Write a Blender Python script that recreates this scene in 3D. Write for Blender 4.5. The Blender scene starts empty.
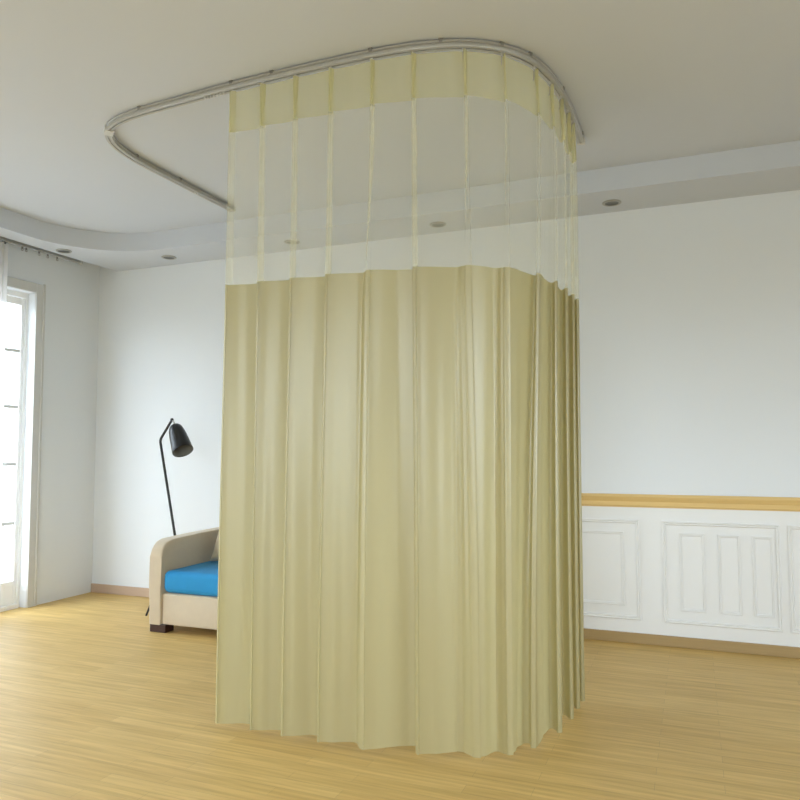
import bpy, bmesh, math, random
from mathutils import Vector, Matrix
random.seed(7)
C = bpy.context.scene
COL = C.collection
PI = math.pi

# ------------------------------------------------------------------ materials
def new_mat(name):
    m = bpy.data.materials.new(name); m.use_nodes = True
    nt = m.node_tree; nt.nodes.clear()
    out = nt.nodes.new('ShaderNodeOutputMaterial')
    return m, nt, out

def N(nt, t, **kw):
    n = nt.nodes.new(t)
    for k, v in kw.items():
        if hasattr(n, k): setattr(n, k, v)
        else: n.inputs[k].default_value = v
    return n

def pmat(name, col, rough=0.6, metal=0.0, spec=0.5, var=0.04, scale=6.0, bump=0.0, bscale=60.0, sheen=0.0):
    m, nt, out = new_mat(name)
    b = N(nt, 'ShaderNodeBsdfPrincipled')
    b.inputs['Roughness'].default_value = rough; b.inputs['Metallic'].default_value = metal
    b.inputs['Specular IOR Level'].default_value = spec; b.inputs['Sheen Weight'].default_value = sheen
    tc = N(nt, 'ShaderNodeTexCoord')
    no = N(nt, 'ShaderNodeTexNoise'); no.inputs['Scale'].default_value = scale; no.inputs['Detail'].default_value = 4
    nt.links.new(tc.outputs['Object'], no.inputs['Vector'])
    mx = N(nt, 'ShaderNodeMix', data_type='RGBA')
    mx.inputs[6].default_value = (*[c*(1-var) for c in col], 1); mx.inputs[7].default_value = (*[min(1, c*(1+var)) for c in col], 1)
    nt.links.new(no.outputs['Fac'], mx.inputs[0]); nt.links.new(mx.outputs[2], b.inputs['Base Color'])
    if bump:
        n2 = N(nt, 'ShaderNodeTexNoise'); n2.inputs['Scale'].default_value = bscale; n2.inputs['Detail'].default_value = 3
        nt.links.new(tc.outputs['Object'], n2.inputs['Vector'])
        bp = N(nt, 'ShaderNodeBump'); bp.inputs['Strength'].default_value = bump; bp.inputs['Distance'].default_value = 0.003
        nt.links.new(n2.outputs['Fac'], bp.inputs['Height']); nt.links.new(bp.outputs['Normal'], b.inputs['Normal'])
    nt.links.new(b.outputs[0], out.inputs[0])
    return m

def cloth_mat(name, col, transparent=0.0, trans=0.3, gloss=0.06, grough=0.38):
    m, nt, out = new_mat(name)
    tc = N(nt, 'ShaderNodeTexCoord')
    mp = N(nt, 'ShaderNodeMapping'); mp.inputs['Scale'].default_value = (9, 9, 0.35)
    no = N(nt, 'ShaderNodeTexNoise'); no.inputs['Scale'].default_value = 2.0; no.inputs['Detail'].default_value = 3
    nt.links.new(tc.outputs['Object'], mp.inputs['Vector']); nt.links.new(mp.outputs[0], no.inputs['Vector'])
    mx = N(nt, 'ShaderNodeMix', data_type='RGBA')
    mx.inputs[6].default_value = (*[c*0.96 for c in col], 1); mx.inputs[7].default_value = (*[min(1, c*1.04) for c in col], 1)
    nt.links.new(no.outputs['Fac'], mx.inputs[0])
    d = N(nt, 'ShaderNodeBsdfDiffuse'); t = N(nt, 'ShaderNodeBsdfTranslucent'); g = N(nt, 'ShaderNodeBsdfGlossy')
    g.inputs['Roughness'].default_value = grough; g.inputs['Color'].default_value = (1, 1, 0.97, 1)
    for n in (d, t): nt.links.new(mx.outputs[2], n.inputs['Color'])
    m1 = N(nt, 'ShaderNodeMixShader'); m1.inputs[0].default_value = trans
    nt.links.new(d.outputs[0], m1.inputs[1]); nt.links.new(t.outputs[0], m1.inputs[2])
    m2 = N(nt, 'ShaderNodeMixShader'); m2.inputs[0].default_value = gloss
    nt.links.new(m1.outputs[0], m2.inputs[1]); nt.links.new(g.outputs[0], m2.inputs[2])
    last = m2
    if transparent > 0:
        tr = N(nt, 'ShaderNodeBsdfTransparent')
        m3 = N(nt, 'ShaderNodeMixShader'); m3.inputs[0].default_value = transparent
        nt.links.new(m2.outputs[0], m3.inputs[1]); nt.links.new(tr.outputs[0], m3.inputs[2])
        last = m3
    nt.links.new(last.outputs[0], out.inputs[0])
    return m

def floor_mat():
    m, nt, out = new_mat('oak_laminate')
    b = N(nt, 'ShaderNodeBsdfPrincipled')
    tc = N(nt, 'ShaderNodeTexCoord')
    br = N(nt, 'ShaderNodeTexBrick'); br.offset = 0.37; br.offset_frequency = 2
    br.inputs['Scale'].default_value = 1.0; br.inputs['Brick Width'].default_value = 0.62; br.inputs['Row Height'].default_value = 0.066
    br.inputs['Mortar Size'].default_value = 0.0009; br.inputs['Mortar Smooth'].default_value = 0.6; br.inputs['Bias'].default_value = 0.0
    br.inputs['Color1'].default_value = (0.63, 0.43, 0.155, 1); br.inputs['Color2'].default_value = (0.70, 0.495, 0.19, 1)
    br.inputs['Mortar'].default_value = (0.46, 0.32, 0.14, 1)
    nt.links.new(tc.outputs['Object'], br.inputs['Vector'])
    mp = N(nt, 'ShaderNodeMapping'); mp.inputs['Scale'].default_value = (1.6, 34, 1)
    no = N(nt, 'ShaderNodeTexNoise'); no.inputs['Scale'].default_value = 1.6; no.inputs['Detail'].default_value = 6; no.inputs['Roughness'].default_value = 0.62
    nt.links.new(tc.outputs['Object'], mp.inputs['Vector']); nt.links.new(mp.outputs[0], no.inputs['Vector'])
    cr = N(nt, 'ShaderNodeValToRGB')
    cr.color_ramp.elements[0].position = 0.32; cr.color_ramp.elements[0].color = (0.78, 0.74, 0.67, 1)
    cr.color_ramp.elements[1].position = 0.66; cr.color_ramp.elements[1].color = (1.06, 1.05, 1.04, 1)
    nt.links.new(no.outputs['Fac'], cr.inputs[0])
    mx = N(nt, 'ShaderNodeMix', data_type='RGBA', blend_type='MULTIPLY'); mx.inputs[0].default_value = 0.9
    nt.links.new(br.outputs['Color'], mx.inputs[6]); nt.links.new(cr.outputs[0], mx.inputs[7])
    nt.links.new(mx.outputs[2], b.inputs['Base Color'])
    b.inputs['Roughness'].default_value = 0.47; b.inputs['Specular IOR Level'].default_value = 0.28
    bp = N(nt, 'ShaderNodeBump'); bp.inputs['Strength'].default_value = 0.12; bp.inputs['Distance'].default_value = 0.001
    nt.links.new(no.outputs['Fac'], bp.inputs['Height']); nt.links.new(bp.outputs['Normal'], b.inputs['Normal'])
    nt.links.new(b.outputs[0], out.inputs[0])
    return m

def wood_mat(name, c1, c2, rough=0.4):
    m, nt, out = new_mat(name)
    b = N(nt, 'ShaderNodeBsdfPrincipled'); b.inputs['Roughness'].default_value = rough
    tc = N(nt, 'ShaderNodeTexCoord')
    mp = N(nt, 'ShaderNodeMapping'); mp.inputs['Scale'].default_value = (1.5, 40, 60)
    no = N(nt, 'ShaderNodeTexNoise'); no.inputs['Scale'].default_value = 1.5; no.inputs['Detail'].default_value = 5
    nt.links.new(tc.outputs['Object'], mp.inputs['Vector']); nt.links.new(mp.outputs[0], no.inputs['Vector'])
    mx = N(nt, 'ShaderNodeMix', data_type='RGBA')
    mx.inputs[6].default_value = (*c1, 1); mx.inputs[7].default_value = (*c2, 1)
    nt.links.new(no.outputs['Fac'], mx.inputs[0]); nt.links.new(mx.outputs[2], b.inputs['Base Color'])
    nt.links.new(b.outputs[0], out.inputs[0])
    return m

def glass_mat():
    m, nt, out = new_mat('window_glass')
    t = N(nt, 'ShaderNodeBsdfTransparent'); t.inputs[0].default_value = (0.96, 0.98, 0.98, 1)
    g = N(nt, 'ShaderNodeBsdfGlossy'); g.inputs['Roughness'].default_value = 0.02
    fr = N(nt, 'ShaderNodeFresnel'); geo = N(nt, 'ShaderNodeNewGeometry'); mr = N(nt, 'ShaderNodeMapRange')
    mr.inputs[3].default_value = 1.45; mr.inputs[4].default_value = 1/1.45        # same reflectance on both faces of the thin pane
    nt.links.new(geo.outputs['Backfacing'], mr.inputs[0]); nt.links.new(mr.outputs[0], fr.inputs[0])
    mx = N(nt, 'ShaderNodeMixShader')
    nt.links.new(fr.outputs[0], mx.inputs[0]); nt.links.new(t.outputs[0], mx.inputs[1]); nt.links.new(g.outputs[0], mx.inputs[2])
    nt.links.new(mx.outputs[0], out.inputs[0])
    return m

M = dict(
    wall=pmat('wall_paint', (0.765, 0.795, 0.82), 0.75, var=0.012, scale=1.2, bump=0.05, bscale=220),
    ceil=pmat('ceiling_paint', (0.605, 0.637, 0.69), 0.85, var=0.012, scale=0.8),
    white=pmat('white_lacquer', (0.80, 0.80, 0.785), 0.42, var=0.015),
    gloss=pmat('white_gloss_paint', (0.92, 0.92, 0.91), 0.3, var=0.01),
    frame=pmat('door_frame_paint', (0.62, 0.62, 0.60), 0.45, var=0.02),
    floor=floor_mat(),
    rail=wood_mat('chair_rail_wood', (0.66, 0.45, 0.17), (0.80, 0.58, 0.26), 0.35),
    base=wood_mat('baseboard_wood', (0.33, 0.22, 0.09), (0.42, 0.29, 0.125), 0.45),
    base_l=wood_mat('baseboard_wood_rosy', (0.50, 0.36, 0.26), (0.58, 0.43, 0.32), 0.5),
    glass=glass_mat(),
    alu=pmat('brushed_aluminium', (0.50, 0.49, 0.46), 0.42, metal=0.5, var=0.06, scale=30),
    plastic=pmat('nylon_plastic', (0.64, 0.63, 0.60), 0.4, var=0.03),
    dark=pmat('dark_metal', (0.06, 0.06, 0.055), 0.4, var=0.1),
    grey=pmat('bracket_steel', (0.30, 0.295, 0.28), 0.35, metal=0.6, var=0.1),
    cloth=cloth_mat('yellow_satin_cloth', (0.59, 0.53, 0.282), 0.0, 0.46, 0.085, 0.38),
    head=cloth_mat('yellow_heading_cloth', (0.74, 0.70, 0.41), 0.42, 0.35, 0.02),
    mesh=cloth_mat('cream_net', (0.84, 0.82, 0.63), 0.71, 0.35, 0.0),
    sheer=cloth_mat('white_voile', (0.86, 0.85, 0.85), 0.12, 0.42, 0.0),
    sofa=pmat('beige_upholstery', (0.60, 0.50, 0.36), 0.85, var=0.05, scale=25, bump=0.25, bscale=420, sheen=0.25),
    pillow=pmat('tan_upholstery', (0.50, 0.40, 0.26), 0.85, var=0.06, scale=25, bump=0.25, bscale=420, sheen=0.25),
    blue=pmat('blue_upholstery', (0.010, 0.255, 0.55), 0.8, var=0.06, scale=18, bump=0.25, bscale=420, sheen=0.05),
    leg=pmat('dark_walnut', (0.05, 0.018, 0.012), 0.35, var=0.15, scale=14),
    black=pmat('black_enamel', (0.012, 0.012, 0.012), 0.38, var=0.1),
    shade_in=pmat('shade_inner_grey', (0.22, 0.22, 0.21), 0.5, var=0.05),
    bulb=pmat('bulb_opal', (0.7, 0.7, 0.66), 0.3, var=0.02),
    lens=pmat('downlight_reflector', (0.09, 0.088, 0.08), 0.3, metal=0.5, var=0.1),
    ring=pmat('downlight_ring', (0.40, 0.39, 0.36), 0.35, metal=0.3, var=0.05),
)

# ------------------------------------------------------------------ mesh helpers
class MB:
    def __init__(self): self.bm = bmesh.new()
    def box(self, x0, x1, y0, y1, z0, z1, bev=0.0, seg=2):
        r = bmesh.ops.create_cube(self.bm, size=1.0)
        vs = r['verts']
        for v in vs:
            v.co = Vector(((x0+x1)/2 + v.co.x*(x1-x0), (y0+y1)/2 + v.co.y*(y1-y0), (z0+z1)/2 + v.co.z*(z1-z0)))
        if bev:
            es = list({e for v in vs for e in v.link_edges})
            bmesh.ops.bevel(self.bm, geom=es, offset=bev, segments=seg, profile=0.5, affect='EDGES')
        return self
    def tube(self, pts, r, n=10, cap=True):
        pts = [Vector(p) for p in pts]; rings = []
        rr = r if isinstance(r, (list, tuple)) else [r]*len(pts)
        up = None
        for i, p in enumerate(pts):
            a = pts[max(i-1, 0)]; b = pts[min(i+1, len(pts)-1)]
            t = (b-a).normalized()
            if up is None:
                up = Vector((0, 0, 1)) if abs(t.z) < 0.9 else Vector((1, 0, 0))
            s = t.cross(up).normalized(); up = s.cross(t).normalized()
            rings.append([self.bm.verts.new(p + (s*math.cos(2*PI*k/n) + up*math.sin(2*PI*k/n))*rr[i]) for k in range(n)])
        for a, b in zip(rings, rings[1:]):
            for k in range(n): self.bm.faces.new((a[k], a[(k+1) % n], b[(k+1) % n], b[k]))
        if cap:
            self.bm.faces.new(rings[0][::-1]); self.bm.faces.new(rings[-1])
        return self
    def lathe(self, prof, n=24, mat=Matrix.Identity(4), closed=False):
        rings = []
        for (r, z) in prof:
            rings.append([self.bm.verts.new(mat @ Vector((r*math.cos(2*PI*k/n), r*math.sin(2*PI*k/n), z))) for k in range(n)])
        for a, b in zip(rings, rings[1:]):
            for k in range(n): self.bm.faces.new((a[k], a[(k+1) % n], b[(k+1) % n], b[k]))
        if closed:
            a, b = rings[-1], rings[0]
            for k in range(n): self.bm.faces.new((a[k], a[(k+1) % n], b[(k+1) % n], b[k]))
        else:
            if prof[0][0] > 1e-6: self.bm.faces.new(rings[0][::-1])
            if prof[-1][0] > 1e-6: self.bm.faces.new(rings[-1])
        return self
    def sweep(self, path, prof, closed_path=False):
        """profile (lateral, vertical) polygon carried along a horizontal path"""
        rings = []; n = len(path)
        for i, p in enumerate(path):
            a = path[max(i-1, 0)]; b = path[min(i+1, n-1)]
            t = Vector((b[0]-a[0], b[1]-a[1], 0)).normalized(); s = Vector((t.y, -t.x, 0))
            rings.append([self.bm.verts.new(Vector(p) + s*u + Vector((0, 0, w))) for (u, w) in prof])
        k_ = len(prof)
        for a, b in zip(rings, rings[1:]):
            for k in range(k_): self.bm.faces.new((a[k], a[(k+1) % k_], b[(k+1) % k_], b[k]))
        self.bm.faces.new(rings[0][::-1]); self.bm.faces.new(rings[-1])
        return self
    def prism(self, poly, z0, z1):
        lo = [self.bm.verts.new((x, y, z0)) for x, y in poly]; hi = [self.bm.verts.new((x, y, z1)) for x, y in poly]
        n = len(poly)
        self.bm.faces.new(lo[::-1]); self.bm.faces.new(hi)
        for i in range(n): self.bm.faces.new((lo[i], lo[(i+1) % n], hi[(i+1) % n], hi[i]))
        return self
    def grid(self, rows):
        vr = [[self.bm.verts.new(p) for p in row] for row in rows]
        for a, b in zip(vr, vr[1:]):
            for k in range(len(a)-1): self.bm.faces.new((a[k], a[k+1], b[k+1], b[k]))
        return self
    def build(self, name, mat, parent=None, smooth=None, recalc=True):
        bm = self.bm
        if recalc: bmesh.ops.recalc_face_normals(bm, faces=bm.faces)
        o_loc = Vector((0, 0, 0))
        if parent is not None: o_loc = parent_world(parent)
        elif len(bm.verts):
            xs = [v.co for v in bm.verts]
            o_loc = Vector((sum(p.x for p in xs)/len(xs), sum(p.y for p in xs)/len(xs), min(p.z for p in xs)))
        for v in bm.verts: v.co -= o_loc
        me = bpy.data.meshes.new(name); bm.to_mesh(me); bm.free()
        me.materials.append(mat)
        if smooth is not None:
            for p in me.polygons: p.use_smooth = True
            if smooth < 180: me.set_sharp_from_angle(angle=math.radians(smooth))
        o = bpy.data.objects.new(name, me); COL.objects.link(o)
        if parent is not None: o.parent = parent
        else: o.location = o_loc
        return o

def parent_world(p):
    v = Vector((0, 0, 0))
    while p is not None: v += p.location; p = p.parent
    return v

def thing(name, label, cat, loc=(0, 0, 0), group=None):
    o = bpy.data.objects.new(name, None); COL.objects.link(o); o.empty_display_size = 0.1
    o.location = loc; tag(o, label, cat, group); return o
def tag(o, label, cat, group=None):
    o['label'] = label; o['category'] = cat
    if group: o['group'] = group
    return o
def struct(o, label=None):
    o['kind'] = 'structure'
    if label: o['label'] = label
    return o

def catmull(P, n):
    out = []
    for i in range(len(P)-1):
        p0 = P[max(i-1, 0)]; p1 = P[i]; p2 = P[i+1]; p3 = P[min(i+2, len(P)-1)]
        for k in range(n):
            t = k/n
            out.append(tuple(0.5*(2*b + (c-a)*t + (2*a-5*b+4*c-d)*t*t + (3*b-a-3*c+d)*t**3) for a, b, c, d in zip(p0, p1, p2, p3)))
    out.append(tuple(P[-1])); return out

# ------------------------------------------------------------------ the room
XL, YB, XR_, YF_ = -4.700, 4.742, 3.7, -3.2
HS, HC = 2.70, 2.838
struct(MB().box(XL-0.3, XR_+0.2, YF_-0.2, YB+0.2, -0.12, 0.0).build('floor', M['floor']), 'light oak strip laminate floor')
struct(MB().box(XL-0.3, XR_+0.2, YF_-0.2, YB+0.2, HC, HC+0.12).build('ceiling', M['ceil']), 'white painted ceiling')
struct(MB().box(XL-0.25, XR_+0.2, YB, YB+0.2, 0, HC).build('wall_back', M['wall']), 'white painted back wall')
SW = (-1.0, 2.2, 0.9, 2.3)
struct(MB().box(XR_, XR_+0.2, YF_, SW[0], 0, HC).box(XR_, XR_+0.2, SW[1], YB, 0, HC).box(XR_, XR_+0.2, SW[0], SW[1], 0, SW[2]).box(XR_, XR_+0.2, SW[0], SW[1], SW[3], HC).build('wall_right', M['wall']))
# left wall with two french-door openings (one added for daylight); front wall (behind the viewpoint) with a wide window opening (added for fill light)
OPEN_L = [(-1.10, 0.86), (2.09, 4.09)]; ZTOP = 2.40
mb = MB(); ys = [YF_, OPEN_L[0][0], OPEN_L[0][1], OPEN_L[1][0], OPEN_L[1][1], YB]
for a, b in ((0, 1), (2, 3), (4, 5)): mb.box(XL-0.25, XL, ys[a], ys[b], 0, HC)
for a, b in OPEN_L: mb.box(XL-0.25, XL, a, b, ZTOP, HC)
struct(mb.build('wall_left', M['wall']), 'white painted window wall at left')
FW = (-1.9, 1.5, 0.9, 2.3)
mb = MB().box(XL, FW[0], YF_-0.2, YF_, 0, HC).box(FW[1], XR_, YF_-0.2, YF_, 0, HC)
mb.box(FW[0], FW[1], YF_-0.2, YF_, 0, FW[2]).box(FW[0], FW[1], YF_-0.2, YF_, FW[3], HC)
struct(mb.build('wall_front', M['wall']))

# dropped soffit along the back and left walls, rounded inner corner, gap left for the curtain recess
R_, cx, cy = 0.60, -3.73, 3.72
poly = [(-4.514, YF_), (-4.514, YB), (XR_, YB), (XR_, 4.33)]
arc = [(cx + R_*math.cos(a), cy + R_*math.sin(a)) for a in [PI/2 + PI/2*i/20 for i in range(21)]]
poly += arc + [(cx-R_, YF_)]
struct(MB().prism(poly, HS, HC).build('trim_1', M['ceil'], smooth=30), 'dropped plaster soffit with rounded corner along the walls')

# baseboards
struct(MB().box(XL+0.001, -1.46, YB-0.016, YB, 0, 0.072, 0.004).build('baseboard_back', M['base_l']), 'rosy wood baseboard behind the sofa')
struct(MB().box(-1.46, XR_, YB-0.028, YB, 0, 0.062, 0.004).build('baseboard_back', M['base']), 'oak baseboard below the wainscot')

# wainscot panel with raised mouldings, and wooden chair rail
wx0 = -1.46; yw = YB-0.014
wain = struct(MB().box(wx0, XR_, yw, YB, 0.062, 0.825).build('trim_2', M['white']), 'white panelled wainscot below the wooden chair rail')
def moulding(x0, x1, z0, z1, w=0.024, d=0.012):
    # mitred rectangular frame with a stepped profile
    mb = MB()
    prof = [(0.0, 0.0), (0.0, d*0.75), (w*0.28, d), (w*0.5, d*0.55), (w*0.72, d*0.8), (w, d*0.25), (w, 0.0)]
    rings = []
    for (cx_, cz_, sx, sz) in ((x0, z0, 1, 1), (x1, z0, -1, 1), (x1, z1, -1, -1), (x0, z1, 1, -1)):
        rings.append([mb.bm.verts.new((cx_+sx*u, yw-v, cz_+sz*u)) for u, v in prof])
    for i in range(4):
        a, b = rings[i], rings[(i+1) % 4]
        for k in range(len(prof)-1): mb.bm.faces.new((a[k], a[k+1], b[k+1], b[k]))
    return mb
def frame(parent, *a, **k):
    return moulding(*a, **k).build('panel_moulding', M['white'], parent, smooth=25)
frame(wain, -1.36, -0.322, 0.14, 0.748); frame(wain, -1.26, -0.415, 0.222, 0.674, w=0.018, d=0.009)
frame(wain, -0.192, 0.448, 0.138, 0.746)
for a, b in ((-0.095, 0.046), (0.118, 0.240), (0.302, 0.412)): frame(wain, a, b, 0.214, 0.676, w=0.016, d=0.009)
frame(wain, 0.488, 1.128, 0.138, 0.746)
for a, b in ((0.560, 0.70), (0.77, 0.89), (0.95, 1.06)): frame(wain, a, b, 0.214, 0.676, w=0.016, d=0.009)
frame(wain, 1.26, 2.6, 0.138, 0.746); frame(wain, 1.36, 2.5, 0.214, 0.676, w=0.018, d=0.009)
prof = [(0, 0.0), (0.020, 0.0), (0.026, 0.012), (0.020, 0.026), (0.017, 0.034), (0.022, 0.042), (0.030, 0.052), (0.034, 0.066), (0.028, 0.080), (0, 0.080)]
mb = MB(); e0 = [mb.bm.verts.new((wx0, YB-u, 0.825+w)) for u, w in prof]; e1 = [mb.bm.verts.new((XR_, YB-u, 0.825+w)) for u, w in prof]
for k in range(len(prof)): mb.bm.faces.new((e0[k], e0[(k+1) % len(prof)], e1[(k+1) % len(prof)], e1[k]))
mb.bm.faces.new(e0[::-1]); mb.bm.faces.new(e1)
struct(mb.build('trim_3', M['rail'], smooth=30), 'honey coloured wooden chair rail along the back wall')

# ------------------------------------------------------------------ french doors in the left wall
def french_door(name, y0, y1, label):
    w = 0.075
    # casing on the room face
    mb = MB().box(XL-0.005, XL+0.016, y1, y1+w, 0, ZTOP+w, 0.004).box(XL-0.005, XL+0.016, y0-w, y0, 0, ZTOP+w, 0.004)
    mb.box(XL-0.005, XL+0.016, y0, y1, ZTOP, ZTOP+w, 0.004)
    mb.box(XL+0.002, XL+0.022, y1+w-0.014, y1+w+0.006, 0, ZTOP+w+0.006, 0.003).box(XL+0.002, XL+0.022, y0-w-0.006, y0-w+0.014, 0, ZTOP+w+0.006, 0.003)
    root = struct(mb.build(name, M['frame']), label)
    xo = XL-0.068
    fr = MB().box(xo-0.05, xo, y0, y0+0.022, 0, ZTOP).box(xo-0.05, xo, y1-0.022, y1, 0, ZTOP).box(xo-0.05, xo, y0+0.022, y1-0.022, ZTOP-0.04, ZTOP).box(xo-0.05, xo+0.02, y0+0.022, y1-0.022, 0, 0.03)
    fr.build('outer_frame', M['gloss'], root)
    n = 3; ya = y0+0.022; lw = (y1-y0-0.044)/n
    for i in range(n):
        a, b = ya+i*lw+0.004, ya+(i+1)*lw-0.004
        zb = 0.205
        lf = MB().box(xo-0.042, xo-0.004, a, a+0.028, 0.03, ZTOP-0.045, 0.004).box(xo-0.042, xo-0.004, b-0.028, b, 0.03, ZTOP-0.045, 0.004)
        lf.box(xo-0.042, xo-0.004, a+0.028, b-0.028, ZTOP-0.10, ZTOP-0.045, 0.004).box(xo-0.042, xo-0.004, a+0.028, b-0.028, 0.03, zb, 0.004)
        leaf = lf.build('door_leaf', M['gloss'], root)
        gz = MB()
        for z in (0.635, 1.08, 1.515, 1.945): gz.box(xo-0.036, xo-0.010, a+0.028, b-0.028, z-0.013, z+0.013, 0.003)
        gz.build('glazing_bar', M['frame'], leaf)
        MB().box(xo-0.026, xo-0.021, a+0.03, b-0.03, zb-0.005, ZTOP-0.095).build('pane', M['glass'], leaf)
    return root
french_door('door_1', OPEN_L[1][0], OPEN_L[1][1], 'white french door with glazing bars in the left wall')
french_door('added_door_2', OPEN_L[0][0], OPEN_L[0][1], 'unseen white french door with glazing bars, added further along the left wall for daylight')  # out of view, put in to let more daylight through the left wall
# unseen wide window behind the viewpoint, added for soft fill light
mb = MB()
y0, y1 = YF_-0.13, YF_-0.07
for x in [FW[0]+i*(FW[1]-FW[0])/4 for i in range(5)]:
    x_ = min(max(x, FW[0]+0.03), FW[1]-0.03); mb.box(x_-0.03, x_+0.03, y0, y1, FW[2]+0.06, FW[3]-0.06)
mb.box(FW[0], FW[1], y0, y1, FW[2], FW[2]+0.06).box(FW[0], FW[1], y0, y1, FW[3]-0.06, FW[3])
w1 = struct(mb.build('added_window_1', M['white']))
MB().box(FW[0]+0.03, FW[1]-0.03, YF_-0.103, YF_-0.098, FW[2]+0.04, FW[3]-0.04).build('pane', M['glass'], w1)

# unseen side window in the right wall, added to brighten the curtain's right folds
mb = MB(); x0, x1 = XR_+0.07, XR_+0.13
for i in range(4):
    y_ = min(max(SW[0]+i*(SW[1]-SW[0])/3, SW[0]+0.03), SW[1]-0.03); mb.box(x0, x1, y_-0.03, y_+0.03, SW[2]+0.06, SW[3]-0.06)
mb.box(x0, x1, SW[0], SW[1], SW[2], SW[2]+0.06).box(x0, x1, SW[0], SW[1], SW[3]-0.06, SW[3])
w2 = struct(mb.build('added_window_2', M['white']))
MB().box(XR_+0.098, XR_+0.103, SW[0]+0.03, SW[1]-0.03, SW[2]+0.04, SW[3]-0.04).build('pane', M['glass'], w2)

# ------------------------------------------------------------------ recessed downlights
def downlight(x, y, label):
    t = thing('downlight', label, 'downlight', (x, y, HS), 'recessed downlights in the soffit')
    T = Matrix.Translation((x, y, HS))
    MB().lathe([(0.040, -0.002), (0.056, -0.001), (0.058, -0.004), (0.054, -0.008), (0.043, -0.008), (0.040, -0.004)], 28, T, True).build('trim_ring', M['ring'], t, 40)
    MB().lathe([(0.0, -0.0035), (0.022, -0.004), (0.041, -0.0065), (0.041, -0.0005), (0.0, -0.0005)], 24, T).build('reflector', M['lens'], t, 40)
    return t
downlight(-3.788, 4.531, 'round recessed downlight in the soffit above the black floor lamp, left of the yellow curtain')
downlight(-2.675, 4.531, 'round recessed downlight seen through the left half of the curtain net')
downlight(-1.556, 4.545, 'round recessed downlight seen through the curtain net, right of its middle fold')
downlight(-0.425, 4.545, 'round recessed downlight in the soffit just right of the yellow curtain')
downlight(-4.400, 4.075, 'round recessed downlight above the window wall, in front of the soffit corner')

# ------------------------------------------------------------------ curtain track on the ceiling
ZR0, ZR1 = 2.804, 2.832
def track_path():
    ctrl = [(-2.868, 4.06), (-2.868, 3.70), (-2.867, 3.40), (-2.864, 3.18), (-2.850, 3.04), (-2.815, 2.915), (-2.755, 2.815), (-2.665, 2.745),
            (-2.54, 2.705), (-2.40, 2.686), (-2.13, 2.668), (-1.88, 2.652), (-1.60, 2.644), (-1.30, 2.644), (-1.10, 2.652), (-0.96, 2.674), (-0.83, 2.712),
            (-0.725, 2.772), (-0.64, 2.858), (-0.582, 2.96), (-0.545, 3.09), (-0.524, 3.25), (-0.514, 3.42), (-0.510, 3.60), (-0.510, 3.84)]
    return [(x, y, 0) for x, y in catmull(ctrl, 6)]
TP = track_path()
track = thing('curtain_track', 'silver U shaped curtain track fixed to the ceiling above the yellow curtain', 'curtain track', (-1.7, 3.2, ZR1))
# simple closed section: grooved outside faces and a slot underneath
prof = [(-0.004, 0), (-0.017, 0), (-0.019, 0.004), (-0.019, 0.010), (-0.013, 0.013), (-0.013, 0.017), (-0.019, 0.020), (-0.019, 0.028),
        (0.019, 0.028), (0.019, 0.020), (0.013, 0.017), (0.013, 0.013), (0.019, 0.010), (0.019, 0.004), (0.017, 0), (0.004, 0), (0.004, 0.006), (-0.004, 0.006)]
MB().sweep([(x, y, ZR0) for x, y, _ in TP], prof).build('rail', M['alu'], track, 30)
def along(path, s):
    for a, b in zip(path, path[1:]):
        L = math.hypot(b[0]-a[0], b[1]-a[1])
        if s <= L: return (a[0]+(b[0]-a[0])*s/L, a[1]+(b[1]-a[1])*s/L), ((b[0]-a[0])/L, (b[1]-a[1])/L)
        s -= L
    return (path[-1][0], path[-1][1]), ((path[-1][0]-path[-2][0])/1e-9 if False else (b[0]-a[0])/L, (b[1]-a[1])/L)
def near_s(x, y):
    best = None; s = 0
    for a, b in zip(TP, TP[1:]):
        L = math.hypot(b[0]-a[0], b[1]-a[1])
        t = max(0, min(1, ((x-a[0])*(b[0]-a[0])+(y-a[1])*(b[1]-a[1]))/L/L))
        d = math.hypot(a[0]+t*(b[0]-a[0])-x, a[1]+t*(b[1]-a[1])-y)
        if best is None or d < best[0]: best = (d, s+t*L)
        s += L
    return best[1]
for (x, y) in [(-2.87, 3.50), (-2.868, 3.12), (-2.74, 2.77), (-2.43, 2.66), (-1.876, 2.65), (-1.66, 2.65), (-1.19, 2.65), (-0.90, 2.68), (-0.685, 2.80), (-0.60, 2.92), (-0.53, 3.26), (-0.51, 3.77)]:
    p, t = along(TP, near_s(x, y)); ang = math.atan2(t[1], t[0])
    mb = MB().box(-0.009, 0.009, -0.022, 0.022, 0.0275, HC-ZR0).box(-0.007, 0.007, 0.0185, 0.0225, 0.018, 0.030, 0.001).box(-0.007, 0.007, -0.0225, -0.0185, 0.018, 0.030, 0.001)
    for v in mb.bm.verts: v.co = Matrix.Translation((p[0], p[1], ZR0)) @ Matrix.Rotation(ang, 4, 'Z') @ v.co
    mb.build('ceiling_bracket', M['grey'], track)
for s, e in ((near_s(-2.72, 2.79), 0.03),):   # joint sleeves
    ps = [along(TP, s+e*(i-2)/2)[0] for i in range(5)]
    MB().sweep([(x, y, ZR0-0.003) for x, y in ps], [(-0.022, 0), (-0.024, 0.016), (-0.022, 0.034), (0.022, 0.034), (0.024, 0.016), (0.022, 0)]).build('joint_sleeve', M['plastic'], track)
for (x, y), (dx, dy) in (((TP[0][0], TP[0][1]), (0, 1)), ((TP[-1][0], TP[-1][1]), (0, 1))):
    MB().box(x-0.021, x+0.021, y-0.008 if y < 4 else y-0.004, y+0.012, ZR0-0.003, ZR1+0.002, 0.003).build('end_cap', M['plastic'], track)
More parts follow.
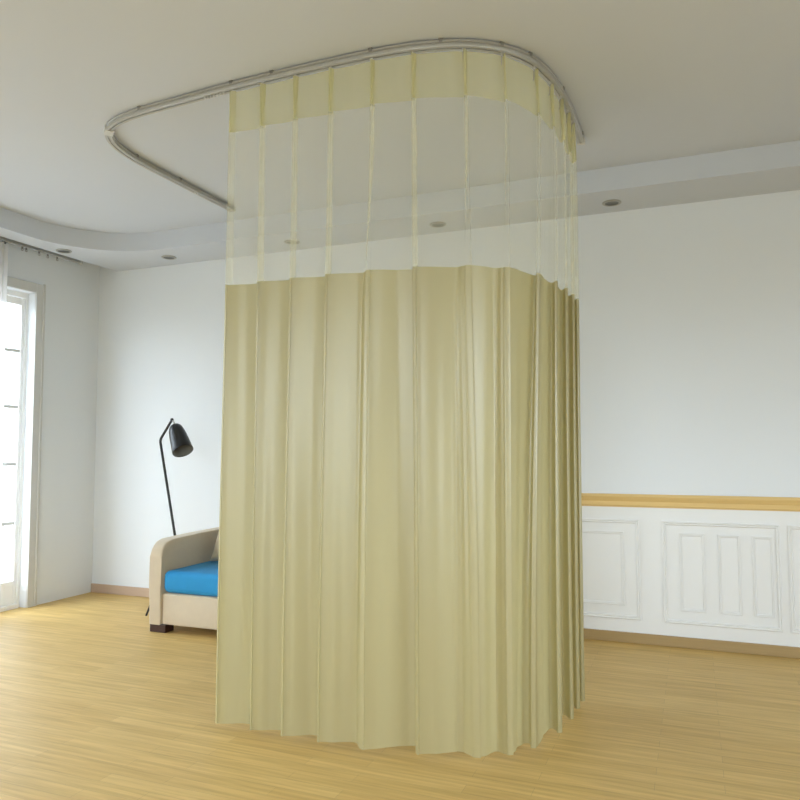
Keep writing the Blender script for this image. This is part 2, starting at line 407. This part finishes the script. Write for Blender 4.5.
def glider(x, y, ang=0):
    mb = MB().box(-0.003, 0.003, -0.0035, 0.0035, -0.003, 0.003)
    mb.tube([(0, 0.0038*math.cos(a), -0.0062+0.0038*math.sin(a)) for a in [PI/2+2*PI*i/12 for i in range(13)]], 0.0015, 6)
    for v in mb.bm.verts: v.co = Matrix.Translation((x, y, ZR0)) @ Matrix.Rotation(ang, 4, 'Z') @ v.co
    return mb.build('glider', M['plastic'], track)
for i in range(7): glider(-2.04+0.018*i, 2.6625-0.0008*i)
glider(-2.868, 3.66, PI/2); glider(-2.868, 3.69, PI/2)

# ------------------------------------------------------------------ the yellow cubicle curtain
FP = TP
S0 = near_s(-1.90, 2.653)                    # path length where the curtain begins
def curtain_frame(s):
    p, t = along(FP, S0 + s)
    if S0 + s < 0: p, t = (FP[0][0] + S0 + s, FP[0][1]), (1, 0)
    return Vector((p[0], p[1], 0)), Vector((t[0], t[1], 0)), Vector((t[1], -t[0], 0))   # point, along, outward
TOP = [.020, .183, .350, .520, .710, .883, 1.090, 1.256, 1.445, 1.604, 1.759, 1.909, 2.030]
BOT = [-.032, .146, .300, .466, .663, .881, 1.120, 1.250, 1.363, 1.570, 1.740, 1.880, 1.985]
FOLD = [.026, .017, .016, .016, .014, .018, .016, .016, .028, .032, .034, .034, .034]     # how far each pleat folds over itself
SOFT = [0, 0, 0, 0, .75, 0, .85, .85, 0, 0, 0, 0, 0, 0]       # pleats that open out into a soft wave lower down
DEEP = [.7, .7, .6, .7, .6, 1.1, .8, .55, .62, .60, .55, .55, .5]
ZT, ZH, ZM, ZB = 2.7922, 2.600, 1.912, 0.022
def smooth(a, b, x):
    t = max(0, min(1, (x-a)/(b-a))); return t*t*(3-2*t)
def section(z):
    """ordered list of curtain points at height z: pinch pleats at the top opening into fold-over pleats below"""
    k = smooth(0.0, 1.0, (ZT-z)/ZT) ** 0.9           # 0 at the top, 1 at the hem
    h = 1 - smooth(0.0, 0.30, ZT-z)                  # 1 in the pinched heading
    S = [a + (b-a)*k for a, b in zip(TOP, BOT)]
    pts = []
    nP = len(S)
    for i in range(nP):
        s = S[i]
        A = (0.030 + 0.050*k*DEEP[i])*(1-h) + 0.026*h
        f = FOLD[i]*(1 - SOFT[i]*smooth(0.35, 1.3, ZT-z))
        base = -0.085*k*DEEP[i]*(1-h)
        wob = 0.006*math.sin(2.1*z + 1.7*i)*k
        top = base + A
        if i == 0:
            pts += [(s+f, base+A*0.35), (s+f*0.6, base+A*0.55), (s+0.004, base+A*0.78)]
        else:
            p = s - S[i-1]
            q = SOFT[i]*smooth(0.30, 1.1, ZT-z)                # 0 folded over, 1 opened into a soft wave
            hard = [(s - 0.16*p + wob, 0.10), (s + f*0.55, 0.02), (s + f, 0.22), (s + f*0.60, 0.55), (s + 0.011, 0.60), (s, 0.80)]
            soft = [(s - 0.30*p + wob, 0.08), (s - 0.25*p, 0.17), (s - 0.20*p, 0.33), (s - 0.15*p, 0.53), (s - 0.10*p, 0.73), (s - 0.05*p, 0.90)]
            pts += [(u0 + (u1-u0)*q, base + A*(v0 + (v1-v0)*q)) for (u0, v0), (u1, v1) in zip(hard, soft)]
        if i == 0: pts += [(s, base + 0.84*A)]
        pts += [(s + 0.004 + 0.010*(1-h), top)]
        if i < nP-1:
            p = S[i+1]-s; b2 = -0.085*k*DEEP[i+1]*(1-h)
            g = 1-h
            pts += [(s + 0.10*p*(0.4+0.6*g), top - A*(0.12*g + 0.75*h)), (s + 0.34*p, (top*0.62 + b2*0.38)*g + h*0.0), (s + 0.62*p + wob, (top*0.22 + b2*0.78)*g)]
    pts.append((S[-1]+0.03, base*0.6))
    out = []
    zz = z
    for (s, d) in catmull(pts, 5):
        p, t, n = curtain_frame(s)
        d -= (0.003 + 0.010*smooth(1.2, 1.6, s))*(1-k)
        d += (0.0012*math.sin(s*73 + 0.9*z) + 0.0008*math.sin(s*131 - 1.4*z + 1.0))*k
        out.append(p + n*d + Vector((0, 0, zz)))
    return out
def rows(z0, z1, n): return [section(z1 + (z0-z1)*i/n) for i in range(n+1)]
cur = thing('privacy_curtain', 'tall pale yellow pleated cubicle curtain with sheer net upper part hanging from the ceiling track', 'curtain', (-1.2, 2.8, 0.0))
hd = MB().grid(rows(ZH, ZT, 12)).build('heading', M['head'], cur, 180, recalc=False)
hd['label'] = 'yellow pinch pleated heading band'
nt_ = MB().grid(rows(ZM, ZH, 20)).build('net_panel', M['mesh'], cur, 180, recalc=False)
nt_['label'] = 'sheer cream net panel'
def hemrows():
    R = rows(ZB, ZM, 56)
    return R
cl = MB().grid(hemrows()).build('cloth_panel', M['cloth'], cur, 180, recalc=False)
cl['label'] = 'opaque pale yellow satin cloth'
# turned hem and side hem: narrow doubled strips of the same cloth
for i, s in enumerate(TOP):
    p, t, n = curtain_frame(s); q = p + n*0.004
    glider(p.x, p.y, math.atan2(t.y, t.x))
    mb = MB().tube([(0, 0, ZR0-0.0132), (0, 0.003, ZR0-0.020), (0, 0.004, ZR0-0.052), (0, 0.010, ZR0-0.060)], 0.0018, 6)
    for v in mb.bm.verts: v.co = Matrix.Translation((p.x, p.y, 0)) @ Matrix.Rotation(math.atan2(t.y, t.x), 4, 'Z') @ v.co
    mb.build('hook', M['grey'], cur)

# ------------------------------------------------------------------ sofa
sx0, sx1, sy0, sy1 = -3.338, -1.70, 3.860, 4.715
sofa = thing('sofa', 'beige upholstered sofa with blue seat cushion partly behind the yellow curtain', 'sofa', ((sx0+sx1)/2, 4.28, 0))
def arm(x0, x1):
    # side outline: upright front rising into a rounded top that runs back level
    mb = MB()
    out = [(sy0, 0.05), (sy0-0.004, 0.30), (sy0, 0.46)]
    for i in range(7):
        a = PI - PI/2*i/6
        out.append((sy0+0.11+0.11*math.cos(a), 0.485+0.105*math.sin(a)))
    out += [(sy0+0.40, 0.600), (sy1-0.06, 0.606), (sy1, 0.57), (sy1, 0.05)]
    a = [mb.bm.verts.new((x0, y, z)) for y, z in out]; b = [mb.bm.verts.new((x1, y, z)) for y, z in out]
    n = len(out); mb.bm.faces.new(a[::-1]); mb.bm.faces.new(b)
    side = [f for f in mb.bm.faces]
    for i in range(n): mb.bm.faces.new((a[i], a[(i+1) % n], b[(i+1) % n], b[i]))
    es = list({e for f in side for e in f.edges})
    bmesh.ops.bevel(mb.bm, geom=es, offset=0.014, segments=3, profile=0.6, affect='EDGES')
    return mb.build('armrest', M['sofa'], sofa, 40)
AW = 0.096
arm(sx0, sx0+AW); arm(sx1-AW, sx1)
MB().box(sx0+AW, sx1-AW, sy0+0.012, sy1-0.02, 0.052, 0.252, 0.012, 3).build('seat_base', M['sofa'], sofa, 40)
mb = MB().box(sx0+AW-0.002, sx1-AW+0.002, 4.50, sy1-0.005, 0.25, 0.70, 0.05, 4)
for v in mb.bm.verts: v.co.y += 0.03*(v.co.z-0.25) if v.co.y < 4.6 else 0
mb.build('backrest', M['sofa'], sofa, 50)
mb = MB().box(sx0+AW+0.004, sx1-AW-0.004, sy0+0.004, 4.50, 0.254, 0.398, 0.040, 5)
mb.build('seat_cushion', M['blue'], sofa, 60)['label'] = 'bright blue seat cushion'
for x in (sx0+0.004, sx1-0.132):
    for y in (sy0+0.006, sy1-0.10):
        MB().box(x, x+0.128, y, y+0.085, 0.0, 0.052, 0.004).build('foot', M['leg'], sofa)

# loose cushion standing on the seat against the backrest
def pillow(w, h, t, nn=18):
    mb = MB(); fr, bk = [], []
    for j in range(nn+1):
        a, b = [], []
        for i in range(nn+1):
            u = -1+2*i/nn; v = -1+2*j/nn
            e = max(0.0, (1-abs(u)**2.4)*(1-abs(v)**2.4))**0.42
            pu = 1-0.06*(1-abs(v)**2); pv = 1-0.06*(1-abs(u)**2)
            x = u*w/2*(1-0.05*(v*v-0)*0)*(0.94+0.06*abs(v)**2); z = v*h/2*(0.94+0.06*abs(u)**2)
            a.append((x, -t/2*e, z)); b.append((x, t/2*e, z))
        fr.append(a); bk.append(b)
    mb.grid(fr); mb.grid(bk)
    bmesh.ops.remove_doubles(mb.bm, verts=mb.bm.verts, dist=0.0005)
    return mb
mb = pillow(0.46, 0.42, 0.15)
T = Matrix.Translation((-2.940, 4.362, 0.596)) @ Matrix.Rotation(math.radians(-24), 4, 'X')
for v in mb.bm.verts: v.co = T @ v.co
tag(mb.build('cushion', M['pillow'], None, 180), 'tan cushion standing on the blue sofa seat beside the left armrest', 'cushion')

# ------------------------------------------------------------------ floor lamp
lamp = thing('floor_lamp', 'black tripod floor lamp with slanted pole and bullet shade behind the sofa arm', 'floor lamp', (-3.45, 4.30, 0))
foot = Vector((-3.372, 4.30, 0.0)); bend = Vector((-3.646, 4.30, 1.258)); tip = Vector((-3.540, 4.30, 1.404))
d1 = (bend-foot).normalized(); d2 = (tip-bend).normalized()
pts = [foot, bend-d1*0.025]
for i in range(1, 6):
    t = i/6; pts.append((bend-d1*0.025)*(1-t)**2 + bend*2*t*(1-t) + (bend+d2*0.025)*t*t)
pts += [bend+d2*0.025, tip]
pole_ob = MB().tube(pts, 0.0095, 12).build('pole', M['black'], lamp, 50)
J = foot.lerp(bend, 0.42)
for ft in (Vector((-3.668, 4.215, 0.0)), Vector((-3.665, 4.50, 0.0))):
    MB().tube([J + (ft-J)*0.01, ft], [0.008, 0.0075], 10).build('leg', M['black'], lamp, 50)
MB().lathe([(0, -0.018), (0.013, -0.014), (0.015, 0), (0.013, 0.014), (0, 0.018)], 14, Matrix.Translation(J)).build('leg_joint', M['black'], lamp, 60)
MB().lathe([(0.0, -0.014), (0.010, -0.010), (0.013, 0.0), (0.010, 0.010), (0.0, 0.014)], 16, Matrix.Translation(tip)).build('ball_joint', M['black'], pole_ob, 60)
ax = Vector((0.53, -0.25, -0.80)).normalized()          # the shade points down, right and a little to the room
q = ax.to_track_quat('Z', 'Y').to_matrix().to_4x4()
neck = tip + Vector((0.021, -0.006, -0.018))
MB().tube([tip, neck, neck+ax*0.030], 0.006, 10).build('shade_stem', M['alu'], lamp, 50)
T = Matrix.Translation(neck + ax*0.026) @ q @ Matrix.Scale(1.05, 4)
outer = [(0.0, 0.0), (0.018, 0.002), (0.034, 0.010), (0.045, 0.026), (0.053, 0.055), (0.059, 0.095), (0.064, 0.14), (0.068, 0.185), (0.071, 0.222)]
inner = [(0.069, 0.2215), (0.066, 0.185), (0.062, 0.14), (0.057, 0.095), (0.051, 0.055), (0.042, 0.028), (0.030, 0.013), (0.0, 0.006)]
shade = MB().lathe(outer+[(0.0705, 0.2235), (0.069, 0.2215)], 30, T)
bmesh.ops.delete(shade.bm, geom=[f for f in shade.bm.faces if len(f.verts) > 4], context='FACES')
shade_ob = shade.build('lamp_shade', M['black'], lamp, 50)
si = MB().lathe(inner, 30, T)
bmesh.ops.delete(si.bm, geom=[f for f in si.bm.faces if len(f.verts) > 4], context='FACES')
si.build('shade_lining', M['shade_in'], shade_ob, 60)['label'] = 'grey inside of the shade'
MB().lathe([(0, 0.012), (0.014, 0.014), (0.014, 0.05), (0.026, 0.085), (0.032, 0.115), (0.026, 0.142), (0, 0.150)], 20, T).build('bulb', M['bulb'], shade_ob, 60)

# ------------------------------------------------------------------ white window curtain and its track
TX = -4.592
tr = thing('window_curtain_track', 'slim white curtain track above the french door at left', 'curtain track', (TX, 2.4, 2.69))
MB().box(TX-0.012, TX+0.012, 1.6, 4.42, 2.700, 2.722, 0.003).build('rail', M['alu'], tr)
MB().box(TX-0.016, TX+0.016, 4.415, 4.435, 2.696, 2.726, 0.003).build('end_cap', M['plastic'], tr)
for y in (3.80, 3.05, 2.2):
    MB().box(XL, TX+0.014, y-0.012, y+0.012, 2.722, 2.730).box(XL, XL+0.006, y-0.016, y+0.016, 2.69, 2.76).build('wall_bracket', M['dark'], tr)
for y in (3.87, 3.905, 4.02, 4.10, 4.19):
    MB().box(TX-0.004, TX+0.004, y-0.005, y+0.005, 2.682, 2.702).tube([(TX+0.0, y+0.008*math.cos(a), 2.676+0.008*math.sin(a)) for a in [2*PI*i/12 for i in range(13)]], 0.0025, 6).build('glider', M['grey'], tr)
def wsec(z):
    k = smooth(0, 1, (2.68-z)/2.68); pts = []
    n = 26
    for i in range(n*4+1):
        y = 2.70 + (3.755+0.03*k-2.70)*i/(n*4)
        ph = 2*PI*i/4/2
        pts.append(Vector((TX + 0.004 + (0.026+0.012*k)*math.sin(ph + 0.25*math.sin(i*0.7)), y + 0.008*math.sin(i*1.3+z), z)))
    return pts
wc = MB().grid([wsec(2.685 + (0.02-2.685)*i/24) for i in range(25)]).build('sheer_curtain', M['sheer'], None, 180, recalc=False)
tag(wc, 'gathered white sheer curtain hanging in front of the french door at left edge', 'curtain')

# ------------------------------------------------------------------ daylight
w = bpy.data.worlds.new('sky'); C.world = w; w.use_nodes = True
bg = w.node_tree.nodes['Background']; bg.inputs[0].default_value = (0.96, 0.985, 1.0, 1); bg.inputs[1].default_value = 1.0
wt = w.node_tree; wc_ = wt.nodes.new('ShaderNodeTexCoord'); ws = wt.nodes.new('ShaderNodeSeparateXYZ'); wr = wt.nodes.new('ShaderNodeMapRange'); wm = wt.nodes.new('ShaderNodeMix')
wm.data_type = 'RGBA'; wm.inputs[6].default_value = (2.1, 2.25, 2.35, 1); wm.inputs[7].default_value = (8.15, 9.0, 10.2, 1)     # pale ground below, bright overcast sky above
wr.inputs[1].default_value = -0.03; wr.inputs[2].default_value = 0.05
wt.links.new(wc_.outputs['Generated'], ws.inputs[0]); wt.links.new(ws.outputs[2], wr.inputs[0]); wt.links.new(wr.outputs[0], wm.inputs[0]); wt.links.new(wm.outputs[2], bg.inputs[0])
def window_portal(name, loc, rot, sx, sy):
    """marks a window opening so that the renderer samples the sky through it"""
    l = bpy.data.lights.new(name, 'AREA'); l.shape = 'RECTANGLE'; l.size = sx; l.size_y = sy; l.energy = 10
    l.cycles.is_portal = True
    o = bpy.data.objects.new(name, l); COL.objects.link(o); o.location = loc; o.rotation_euler = rot
    return o
for a, b in OPEN_L:
    window_portal('sky_portal', (XL-0.24, (a+b)/2, ZTOP/2), (0, -PI/2, 0), ZTOP, b-a)
window_portal('sky_portal', ((FW[0]+FW[1])/2, YF_-0.19, (FW[2]+FW[3])/2), (PI/2, 0, 0), FW[1]-FW[0], FW[3]-FW[2])
window_portal('sky_portal', (XR_+0.19, (SW[0]+SW[1])/2, (SW[2]+SW[3])/2), (0, PI/2, 0), SW[3]-SW[2], SW[1]-SW[0])

# ------------------------------------------------------------------ camera
cd = bpy.data.cameras.new('camera'); cam = bpy.data.objects.new('camera', cd); COL.objects.link(cam)
cd.sensor_width = 36; cd.lens = 724.606/800*36; cd.clip_start = 0.02
yaw, pitch, roll = 0.38375, 0.066022, -0.002826
f = Vector((-math.sin(yaw)*math.cos(pitch), math.cos(yaw)*math.cos(pitch), math.sin(pitch)))
r = Vector((math.cos(yaw), math.sin(yaw), 0)); u = r.cross(f)
r2 = r*math.cos(roll) + u*math.sin(roll); u2 = u*math.cos(roll) - r*math.sin(roll)
mat = Matrix((r2, u2, -f)).transposed().to_4x4(); mat.translation = Vector((0, 0, 1.19449))
cam.matrix_world = mat
C.camera = cam

C.view_settings.view_transform = 'Standard'; C.view_settings.look = 'None'
C.view_settings.gamma = 1.0; C.view_settings.use_curve_mapping = False
C.view_settings.exposure = 0.52
C.cycles.transparent_max_bounces = 32; C.cycles.max_bounces = 12; C.cycles.diffuse_bounces = 6
